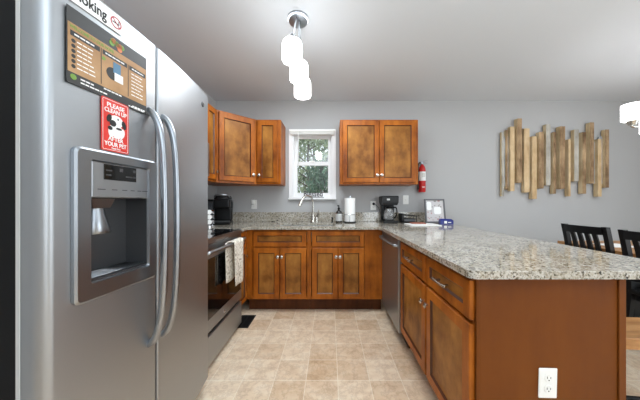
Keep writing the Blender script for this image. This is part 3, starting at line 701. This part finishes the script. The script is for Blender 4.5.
# soap bottle
t = thing('soap_bottle', 'dark soap pump bottle with pale label beside the paper towels', 'soap bottle', (.11, 2.95, Z))
b = NB(); lathe(b, [(0, 0), (.036, 0), (.04, .005), (.04, .115), (.034, .135), (.016, .15), (.0145, .165), (0, .165)], n=28); obj('bottle', b, 'soapglass', t)
b = NB(); lathe(b, [(.0405, .02), (.0408, .02), (.0408, .108), (.0405, .108)], n=28); obj('label_wrap', b, 'label', t)
b = NB(); lathe(b, [(0, .165), (.017, .165), (.017, .18), (.006, .184), (.006, .205), (0, .205)], n=16); tube(b, [(0, 0, .203), (-.008, -.01, .208), (-.022, -.03, .203)], [.0075, .0075, .005], 10); obj('pump', b, 'black', t)
t = tag(obj('sink_stub', (lambda b: (lathe(b, [(0, 0), (.014, 0), (.014, .006), (.008, .01), (.008, .045), (.012, .05), (.012, .062), (0, .065)], n=16), b)[1])(NB()), 'darkgrey', None, (.028, 2.955, Z)), 'short dark metal stub on the counter just left of the soap bottle', 'sink fitting')
# paper towels
t = thing('paper_towel_holder', 'chrome paper towel holder with wire ring standing on the counter', 'paper towel holder', (.245, 2.945, Z))
b = NB(); lathe(b, [(0, 0), (.078, 0), (.08, .006), (.07, .013), (0, .013)], n=32); obj('base', b, 'darkgrey', t)
b = NB(); tube(b, [(0, 0, .0125), (0, 0, .315)], .006, 8); lathe(b, [(0, 0), (.01, .003), (.01, .012), (0, .018)], (0, 0, .312), 12); obj('post', b, 'chrome', t)
b = NB(); tube(b, [(.071*math.cos(2*PI*k/32), .071*math.sin(2*PI*k/32), .10) for k in range(33)], .003, 6)
for a in (.4, 2.5, 4.6): tube(b, [(.071*math.cos(a), .071*math.sin(a), .012), (.071*math.cos(a), .071*math.sin(a), .1)], .003, 6)
obj('wire_ring', b, 'chrome', t)
t = tag(obj('paper_towel_roll', (lambda b: (lathe(b, [(.02, .0), (.064, 0), (.066, .004), (.066, .284), (.064, .288), (.02, .288), (.02, 0)], n=36), b)[1])(NB()), 'paper', None, (.245, 2.945, Z+.0135)), 'white paper towel roll on its chrome holder', 'paper towel roll')
# coffee maker
t = thing('coffee_maker', 'black drip coffee maker with glass carafe below the wall cabinet', 'coffee maker', (.714, 2.92, Z)); t.scale = (.88, .95, 1)
b = NB(); box(b, (-.098, -.12, 0), (.098, .10, .032), .01, seg=2); obj('base', b, 'black', t)
b = NB(); box(b, (-.09, .035, .0322), (.09, .10, .215), .008); obj('back_column', b, 'black', t)
b = NB(); loops(b, [[(-.092, -.10, .215), (.092, -.10, .215), (.092, .10, .215), (-.092, .10, .215)], [(-.107, -.11, .245), (.107, -.11, .245), (.107, .10, .245), (-.107, .10, .245)], [(-.11, -.112, .318), (.11, -.112, .318), (.11, .10, .318), (-.11, .10, .318)], [(-.10, -.10, .326), (.10, -.10, .326), (.10, .09, .326), (-.10, .09, .326)]], cap_first=True, cap_last=True); obj('brew_basket', b, 'darkgrey', t)
b = NB(); box(b, (-.05, -.1135, .272), (-.01, -.112, .292)); obj('badge', b, 'label', t)
b = NB(); lathe(b, [(0, .0), (.055, 0), (.068, .02), (.07, .06), (.058, .11), (.045, .13), (.047, .14), (.044, .14), (.042, .131), (.055, .108), (.066, .06), (.064, .022), (.05, .004), (0, .004)], (-.005, -.04, .034), 30)
M['carafe'] = mat('clear_glass', (235, 235, 235), .03); M['carafe'].node_tree.nodes['Principled BSDF'].inputs['Transmission Weight'].default_value = .9
cf = obj('carafe', b, 'carafe', t)
b = NB(); lathe(b, [(0, .176), (.047, .176), (.05, .19), (.03, .2), (0, .2)], (-.005, -.04, 0), 24); obj('carafe_lid', b, 'black', cf)
b = NB(); tube(b, spline([(.04, -.07, .185), (.075, -.1, .185), (.085, -.108, .13), (.07, -.095, .075), (.055, -.08, .07)], 6), .009, 8); obj('carafe_handle', b, 'black', cf)
# black low wire caddy
t = thing('counter_caddy', 'low black wire caddy beside the coffee maker', 'caddy', (.96, 2.95, Z))
b = NB(); box(b, (-.1, -.06, 0), (.1, .06, .012), .004); obj('base', b, 'black', t)
b = NB()
for y in (-.05, .05):
    tube(b, [(-.095, y, .095), (.095, y, .082)], .006, 8); tube(b, [(.09, y, .01), (.09, y, .084)], .004, 8)
    tube(b, [(-.095, y, .05), (.095, y, .045)], .004, 8)
obj('rail', b, 'black', t)
b = NB(); box(b, (-.1, -.06, .0122), (-.06, .06, .115), .012, seg=2); obj('end_block', b, 'black', t)
b = NB(); box(b, (-.055, -.035, .0122), (.08, .035, .05), .004); obj('packet_tray', b, 'steel_dk', t)
# flat white mat, brown booklet, frame, blue box
t = tag(obj('counter_mat', (lambda b: (box(b, (-.16, -.12, 0), (.16, .12, .009), .002), b)[1])(NB()), 'paper', None, (1.01, 2.62, Z+.0003)), 'flat white board lying on the counter before the picture frame', 'board')
t = tag(obj('booklet', (lambda b: (box(b, (-.075, -.05, 0), (.075, .05, .012), .002), b)[1])(NB()), 'leather', None, (.985, 2.685, Z+.0097)), 'thin reddish-brown booklet on the white board', 'booklet')
t = thing('picture_frame', 'grey framed photo sheet leaning on the counter by the wall', 'picture frame', (1.266, 2.86, Z+.001))
Rx = Matrix.Rotation(math.radians(-10), 4, 'X')
b = NB(); frame4(b, -.122, .122, 0, .292, -.012, .006, .018); b.transform(Rx); obj('frame', b, 'silverframe', t)
b = NB(); box(b, (-.104, -.003, .018), (.104, .001, .274)); b.transform(Rx); obj('sheet', b, mat('printed_sheet', (196, 192, 192), .5), t)
b = NB(); loops(b, [f3(rrect(-.097, -.04, .155, .255, .02), -.005), f3(rrect(-.097, -.04, .155, .255, .02), -.0032)], cap_first=True); loops(b, [f3(rrect(-.012, .072, .105, .195, .02), -.005), f3(rrect(-.012, .072, .105, .195, .02), -.0032)], cap_first=True); b.transform(Rx); obj('white_note', b, 'paper', t)
b = NB()
for k in range(22):
    x, z = random.uniform(-.095, .07), random.uniform(.025, .26); box(b, (x, -.0042, z), (x+random.uniform(.01, .03), -.0034, z+random.uniform(.006, .02)), mi=k % 2)
b.transform(Rx); obj('print_marks', b, [mat('pinkish_print', (176, 140, 138), .5), 'grey_print'], t)
b = NB(); b2 = NB(); box(b2, (-.03, 0, 0), (.03, .004, .2)); b2.transform(Matrix.Translation((0, .095, .0)) @ Matrix.Rotation(math.radians(17), 4, 'X')); merge(b, b2); obj('easel_back', b, 'darkgrey', t)
t = thing('blue_box', 'small blue box with white emblem at the outer counter edge', 'box', (1.31, 2.70, Z), math.radians(-6))
b = NB(); loops(b, [[(-.07, -.03, 0), (.07, -.03, 0), (.07, .03, 0), (-.07, .03, 0)], [(-.07, -.03, .045), (.07, -.03, .045), (.07, .03, .045), (-.07, .03, .045)], [(-.062, -.012, .064), (.055, -.012, .060), (.055, .022, .060), (-.062, .022, .064)]], cap_first=True, cap_last=True); obj('case', b, 'blue', t)
b = NB(); box(b, (-.03, -.0315, .012), (.0, -.0303, .04)); box(b, (.012, -.0315, .02), (.045, -.0303, .028)); obj('emblem', b, 'paper', t)

# fire extinguisher
t = thing('fire_extinguisher', 'red fire extinguisher with white label hung beside the wall cabinet', 'fire extinguisher', (1.165, YB-.055, 1.275)); t.scale = (1, 1, 1.09)
b = NB(); lathe(b, [(0, 0), (.038, 0), (.043, .006), (.043, .25), (.036, .29), (.018, .312), (.015, .325), (0, .325)], n=28); obj('tank', b, 'red', t)
b = NB(); lathe(b, [(.0433, .13), (.0438, .13), (.0438, .235), (.0433, .235)], n=28); obj('label_wrap', b, 'paper', t)
b = NB(); 
for k in range(5): b = NB(); box(b, (-.016, -.0447, .05+.009*k if k < 2 else .15+.014*k), (.02, -.0432, .054+.009*k if k < 2 else .154+.014*k), mi=0); obj('label_line', b, 'paper' if k < 2 else 'grey_print', t)
b = NB(); lathe(b, [(0, .322), (.016, .322), (.018, .33), (.018, .35), (.012, .358), (0, .358)], n=16); lathe(b, [(0, 0), (.014, 0), (.014, .012), (0, .012)], (-.012, -.015, .342), 14, axis='Y'); obj('valve', b, 'steel2', t)
b = NB(); obox(b, (.028, 0, .362), (.085, .016, .006), Matrix.Rotation(-.18, 4, 'Y'), .002); obox(b, (.03, 0, .336), (.07, .014, .005), Matrix.Rotation(.25, 4, 'Y'), .002); obj('lever', b, 'steel2', t)
b = NB(); tube(b, spline([(-.015, 0, .342), (-.045, -.01, .33), (-.058, -.01, .26), (-.054, -.008, .1), (-.05, -.006, .03)], 6), [.007]*20+[.010]*5, 8); obj('hose', b, 'black', t)
b = NB(); box(b, (-.02, .0435, .06), (.02, .0545, .3), .002); box(b, (-.05, .0, .115), (-.0445, .05, .13)); box(b, (.0445, .0, .115), (.05, .05, .13)); obj('bracket', b, 'darkgrey', t)

# word ornament on the window sill
t = thing('word_ornament', 'grey metal cut-out word ornament on the window sill', 'ornament', (-.215, YB-.025, 1.2042))
b = NB(); box(b, (-.14, -.012, 0), (.14, .012, .006), .001); obj('base', b, 'steel_dk', t)
b = NB(); put_text(b, 'Blessed', 0, 0, .048, .10, depth=.003, wide=.82); obj('lettering', b, M['ornament'], t)
# raised blind
t = thing('window_blind', 'white raised blind with wand at the top of the sink window', 'window blind', (-.2255, YB-.045, 2.03))
b = NB(); box(b, (-.515, YB-.055, 2.042), (.065, YB-.0185, 2.07), .004); obj('headrail', b, 'white', t, off=t.location)
b = NB()
for k in range(7): box(b, (-.505, YB-.053, 2.008+.0047*k), (.055, YB-.021, 2.0115+.0047*k), .0008)
obj('slat_stack', b, 'white', t, off=t.location)
b = NB(); tube(b, [(-.40, YB-.058, 2.04), (-.398, YB-.062, 1.63)], .004, 6); obj('wand', b, 'white', t, off=t.location)

# ------------------------------------------------------------------ pendant cluster
t = thing('pendant_light', 'chrome ceiling fixture with three lit white cylinder shades', 'pendant light', (-.226, 1.69, ZC))
b = NB(); lathe(b, [(0, 0), (.072, 0), (.072, -.012), (.066, -.026), (.03, -.032), (0, -.033)], n=36); obj('canopy', b, 'steel2', t)
for (px, py, zt, zb) in ((-.240, 1.52, 2.175, 2.045), (-.217, 1.672, 2.13, 1.998), (-.210, 1.83, 2.09, 1.957)):
    q = Vector((px, py, 0)) - Vector((-.226, 1.69, 0))
    b = NB(); s0 = q.normalized()*.04 if q.length > .03 else q
    tube(b, spline([(s0.x, s0.y, -.028), (s0.x+(q.x-s0.x)*.7, s0.y+(q.y-s0.y)*.7, zt-ZC+.085), (q.x, q.y, zt-ZC+.02)], 6), .0055, 8); lathe(b, [(0, .045), (.012, .044), (.018, .03), (.022, 0), (0, 0)], (q.x, q.y, zt-ZC-.001), 18); obj('stem', b, 'steel_dk', t)
    b = NB(); h = zt-zb; lathe(b, [(0, h-.002), (.04, h-.002), (.056, h-.008), (.0635, h-.028), (.064, .006), (.061, 0), (.057, .003), (.057, h-.03), (.0, h-.012)], (q.x, q.y, zb-ZC), 32); obj('shade', b, 'shade', t)
# chandelier over the dining table
cx, cy = 2.81, 1.9
t = thing('chandelier', 'chrome chandelier with lit white glass shades over the dining table', 'chandelier', (cx, cy, ZC))
b = NB(); lathe(b, [(0, 0), (.065, 0), (.06, -.02), (.02, -.03), (0, -.03)], n=28); obj('canopy', b, 'nickel', t)
b = NB(); tube(b, [(0, 0, -.028), (0, 0, -.74)], .008, 10); lathe(b, [(0, -.80), (.02, -.79), (.032, -.76), (.03, -.72), (.012, -.66), (.008, -.62)], n=20); obj('stem', b, 'nickel', t)
for k in range(3):
    a = PI + 2*PI*k/3; c, s = math.cos(a), math.sin(a); r = .405
    b = NB(); tube(b, spline([(.02*c, .02*s, -.75), (.15*c, .15*s, -.735), (.3*c, .3*s, -.705), (r*c, r*s, -.70), (r*c, r*s, -.672)], 6), .009, 10); lathe(b, [(0, -.69), (.022, -.688), (.03, -.665), (.034, -.655), (0, -.655)], (r*c, r*s, 0), 20); ar = obj('arm', b, 'nickel', t)
    b = NB(); lathe(b, [(0, -.654), (.055, -.652), (.062, -.645), (.062, -.525), (.058, -.525), (.058, -.64), (0, -.648)], (r*c, r*s, 0), 36); obj('shade', b, 'shade2', ar)

# ------------------------------------------------------------------ wall art of reclaimed planks
def ax_(zx): return (490+zx/3.81-330)*3.05/239
def az_(zy): return 1.15+(202-(105+zy/3.81))*3.05/239
A = thing('wood_wall_art', 'wall sculpture of uneven reclaimed wood planks on the back wall', 'wall art', (ax_(245), YB, az_(200)))
pl = [(37, 54, 103, 348, 'pl_grey', .035), (53, 68, 95, 322, 'pl_brown', .03), (66, 94, 82, 328, 'pl_tan', .05), (91, 122, 51, 296, 'pl_brown', .055), (119, 151, 89, 333, 'pl_tan', .045),
      (147, 179, 119, 358, 'pl_tan', .055), (173, 205, 103, 318, 'pl_brown', .05), (200, 231, 73, 306, 'pl_grey', .05), (227, 252, 103, 338, 'pl_brown', .05), (250, 287, 81, 319, 'pl_brown', .055),
      (283, 307, 130, 348, 'pl_tan', .055), (306, 339, 93, 291, 'pl_grey', .05), (335, 367, 103, 338, 'pl_brown', .055), (363, 397, 66, 299, 'pl_brown', .055), (393, 426, 129, 349, 'pl_tan', .055), (422, 454, 93, 315, 'pl_brown', .05)]
for x0, x1, y0, y1, m, th in pl:
    D0, D1 = YB-.0145, YB-.0145-th; q = lambda zx, D: (490+zx/3.81-330)*D/239; zz = lambda zy, D: 1.15+(202-(105+zy/3.81))*D/239
    b = NB(); xa, xb = q(x0, D0), q(x1, D1)
    box(b, (xa+.0015, D1, zz(y1, D1)), (max(xb, xa+.028), D0, zz(y0, D1)), .0015)
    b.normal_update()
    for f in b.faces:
        if f.normal.x < -.9: f.material_index = 1  # only left faces take the paler, painted-in lit tone
    obj('plank', b, [m, 'pl_lit_side'], A, off=A.location)
for x0, x1, y0, y1 in ((52, 70, 120, 310), (140, 158, 140, 318), (192, 210, 130, 296), (316, 330, 130, 284), (386, 402, 140, 300), (416, 432, 120, 300)):
    b = NB(); box(b, (ax_(x0), YB-.030, az_(y1)), (ax_(x1), YB-.0143, az_(y0))); obj('whitewashed_plank', b, 'pl_blue', A, off=A.location)
b = NB()
for z in (150, 260): box(b, (ax_(45), YB-.014, az_(z)-.02), (ax_(448), YB-.001, az_(z)+.02))
obj('batten', b, 'pl_brown', A, off=A.location)

# ------------------------------------------------------------------ dining furniture
TX0, TX1, TY0, TY1, TZ = 2.47, 3.37, 1.05, 2.60, .73
t = thing('dining_table', 'plank-topped dining table with black legs beyond the peninsula', 'dining table', ((TX0+TX1)/2, (TY0+TY1)/2, 0)); TO = t.location
b = NB()
n = 7
for k in range(n):
    x0 = TX0+(TX1-TX0)*k/n; box(b, (x0+.0015, TY0, TZ-.03), (x0+(TX1-TX0)/n-.0015, TY1, TZ), .003)
obj('tabletop', b, 'seatwood', t, off=TO)
b = NB(); box(b, (TX0+.06, TY0+.06, TZ-.09), (TX1-.06, TY1-.06, TZ-.0305)); obj('apron', b, 'blackpaint', t, off=TO)
for x in (TX0+.03, TX1-.11):
    for y in (1.30, 1.965): b = NB(); box(b, (x, y, 0), (x+.075, y+.075, TZ-.0905), .004); obj('leg', b, 'blackpaint', t, off=TO)
t = tag(obj('paper_sheet', (lambda b: (box(b, (-.12, -.1, 0), (.12, .1, .004), .001), b)[1])(NB()), 'paper', None, (2.75, 2.30, TZ+.0005)), 'white sheet lying on the dining table beyond the chairs', 'paper')
# chair: local origin at back centre on the floor, faces +x (towards table), width along y
def make_chair(loc, rz, label):
    t = thing('dining_chair', label, 'dining chair', loc, rz, 'black slat-back dining chairs')
    W, H = .178, .93
    for s in (-1, 1):
        b = NB(); pts = spline([(-.035, s*W, 0), (0, s*W, .25), (.02, s*W, .45), (.0, s*W, .7), (-.045, s*W, H)], 6)
        b2 = NB()
        for p, q in zip(pts, pts[1:]):
            loops(b2, [[(p.x-.019, p.y-.019, p.z), (p.x+.019, p.y-.019, p.z), (p.x+.019, p.y+.019, p.z), (p.x-.019, p.y+.019, p.z)], [(q.x-.019, q.y-.019, q.z), (q.x+.019, q.y-.019, q.z), (q.x+.019, q.y+.019, q.z), (q.x-.019, q.y+.019, q.z)]], cap_first=(p is pts[0]), cap_last=(q is pts[-1]))
        merge(b, b2); bmesh.ops.remove_doubles(b, verts=b.verts, dist=1e-5); obj('rear_post', b, 'blackpaint', t)
        b = NB(); box(b, (.365, s*(W-.01)-.019, 0), (.403, s*(W-.01)+.019, .43), .003); obj('front_leg', b, 'blackpaint', t)
        b = NB(); tube(b, [(.005, s*W, .2), (.37, s*(W-.01), .2)], .011, 8); obj('stretcher', b, 'blackpaint', t)
    b = NB(); n = 10
    for k in range(n):
        y0 = -W+.018+(2*W-.036)*k/n; y1 = -W+.018+(2*W-.036)*(k+1)/n
        g = lambda y: -.05 - .018*(1-(y/W)**2)
        loops(b, [[(g(y0)-.011, y0, H-.072), (g(y0)+.016, y0, H-.072), (g(y0)+.011, y0, H-.004), (g(y0)-.014, y0, H-.004)], [(g(y1)-.011, y1, H-.072), (g(y1)+.016, y1, H-.072), (g(y1)+.011, y1, H-.004), (g(y1)-.014, y1, H-.004)]], cap_first=(k == 0), cap_last=(k == n-1))
    obj('top_rail', b, 'blackpaint', t)
    b = NB(); box(b, (-.008, -W+.018, .53), (.014, W-.018, .575), .003); obj('lower_rail', b, 'blackpaint', t)
    for k in range(4):
        y = -W+.018+(2*W-.036)*(k+1)/5; b = NB()
        P = spline([(.002, y, .572), (-.004, y, .68), (-.028, y, .79), (-.052, y, H-.068)], 4)
        for p, q in zip(P, P[1:]): loops(b, [[(p.x-.007, y-.019, p.z), (p.x+.007, y-.019, p.z), (p.x+.007, y+.019, p.z), (p.x-.007, y+.019, p.z)], [(q.x-.007, y-.019, q.z), (q.x+.007, y-.019, q.z), (q.x+.007, y+.019, q.z), (q.x-.007, y+.019, q.z)]], cap_first=(p is P[0]), cap_last=(q is P[-1]))
        obj('slat', b, 'blackpaint', t)
    b = NB(); box(b, (-.0, -W-.005, .43), (.43, W+.005, .462), .008, seg=2); obj('seat', b, 'blackpaint', t)
    b = NB(); box(b, (.04, -W+.02, .375), (.364, W-.02, .4295)); obj('seat_frame', b, 'blackpaint', t)
    return t
ch = make_chair((2.445, 2.265, 0), .03, 'black slat-back dining chair at the far end of the table side')
copy_thing(ch, (2.375, 1.722, 0), .03, 'black slat-back dining chair nearer the peninsula end panel, cut off by the picture edge')
# bench with wooden seat
t = thing('bench', 'wooden-topped bench with black legs just past the peninsula end panel', 'bench', (1.72, 1.31, 0), math.radians(-3))
b = NB(); loops(b, [[(x, y, .402) for x, y in rrect(-.29, .45, -.11, .13, .05)], [(x, y, .455) for x, y in rrect(-.29, .45, -.11, .13, .05)], [(x, y, .46) for x, y in rrect(-.285, .445, -.105, .125, .05)]], cap_first=True, cap_last=True); obj('seat', b, 'seatwood', t)
for x, y in ((-.27, -.07), (-.27, .09), (.36, -.07), (.36, .09)): b = NB(); box(b, (x, y-.018, 0), (x+.036, y+.018, .4015), .003); obj('leg', b, 'blackpaint', t)
b = NB(); box(b, (-.213, -.005, .375), (.36, .025, .4015)); obj('seat_rail', b, 'blackpaint', t)
b = NB(); tube(b, [(-.24, -.05, .115), (.37, -.09, .115)], .012, 8); obj('stretcher', b, 'blackpaint', t)

# floor register
t = thing('floor_register', 'dark metal floor register in the tile beside the range', 'floor vent', (-.819, 2.30, 0))
b = NB(); frame4(b, -.071, .071, -.1225, .1225, -.0001, .005, .012); b.transform(Matrix.Rotation(-PI/2, 4, 'X') if False else Matrix(((1, 0, 0, 0), (0, 0, 1, 0), (0, 1, 0, .0003), (0, 0, 0, 1)))); obj('rim', b, 'darkgrey', t)
b = NB()
for k in range(12): y = -.108+.0185*k; box(b, (-.059, y, .0005), (.059, y+.011, .004))
box(b, (-.004, -.1105, .0042), (.004, .1105, .0048)); obj('slats', b, 'darkgrey', t)
b = NB(); box(b, (-.059, -.1105, .0001), (.059, .1105, .0004)); obj('dark_duct', b, 'ink', t)
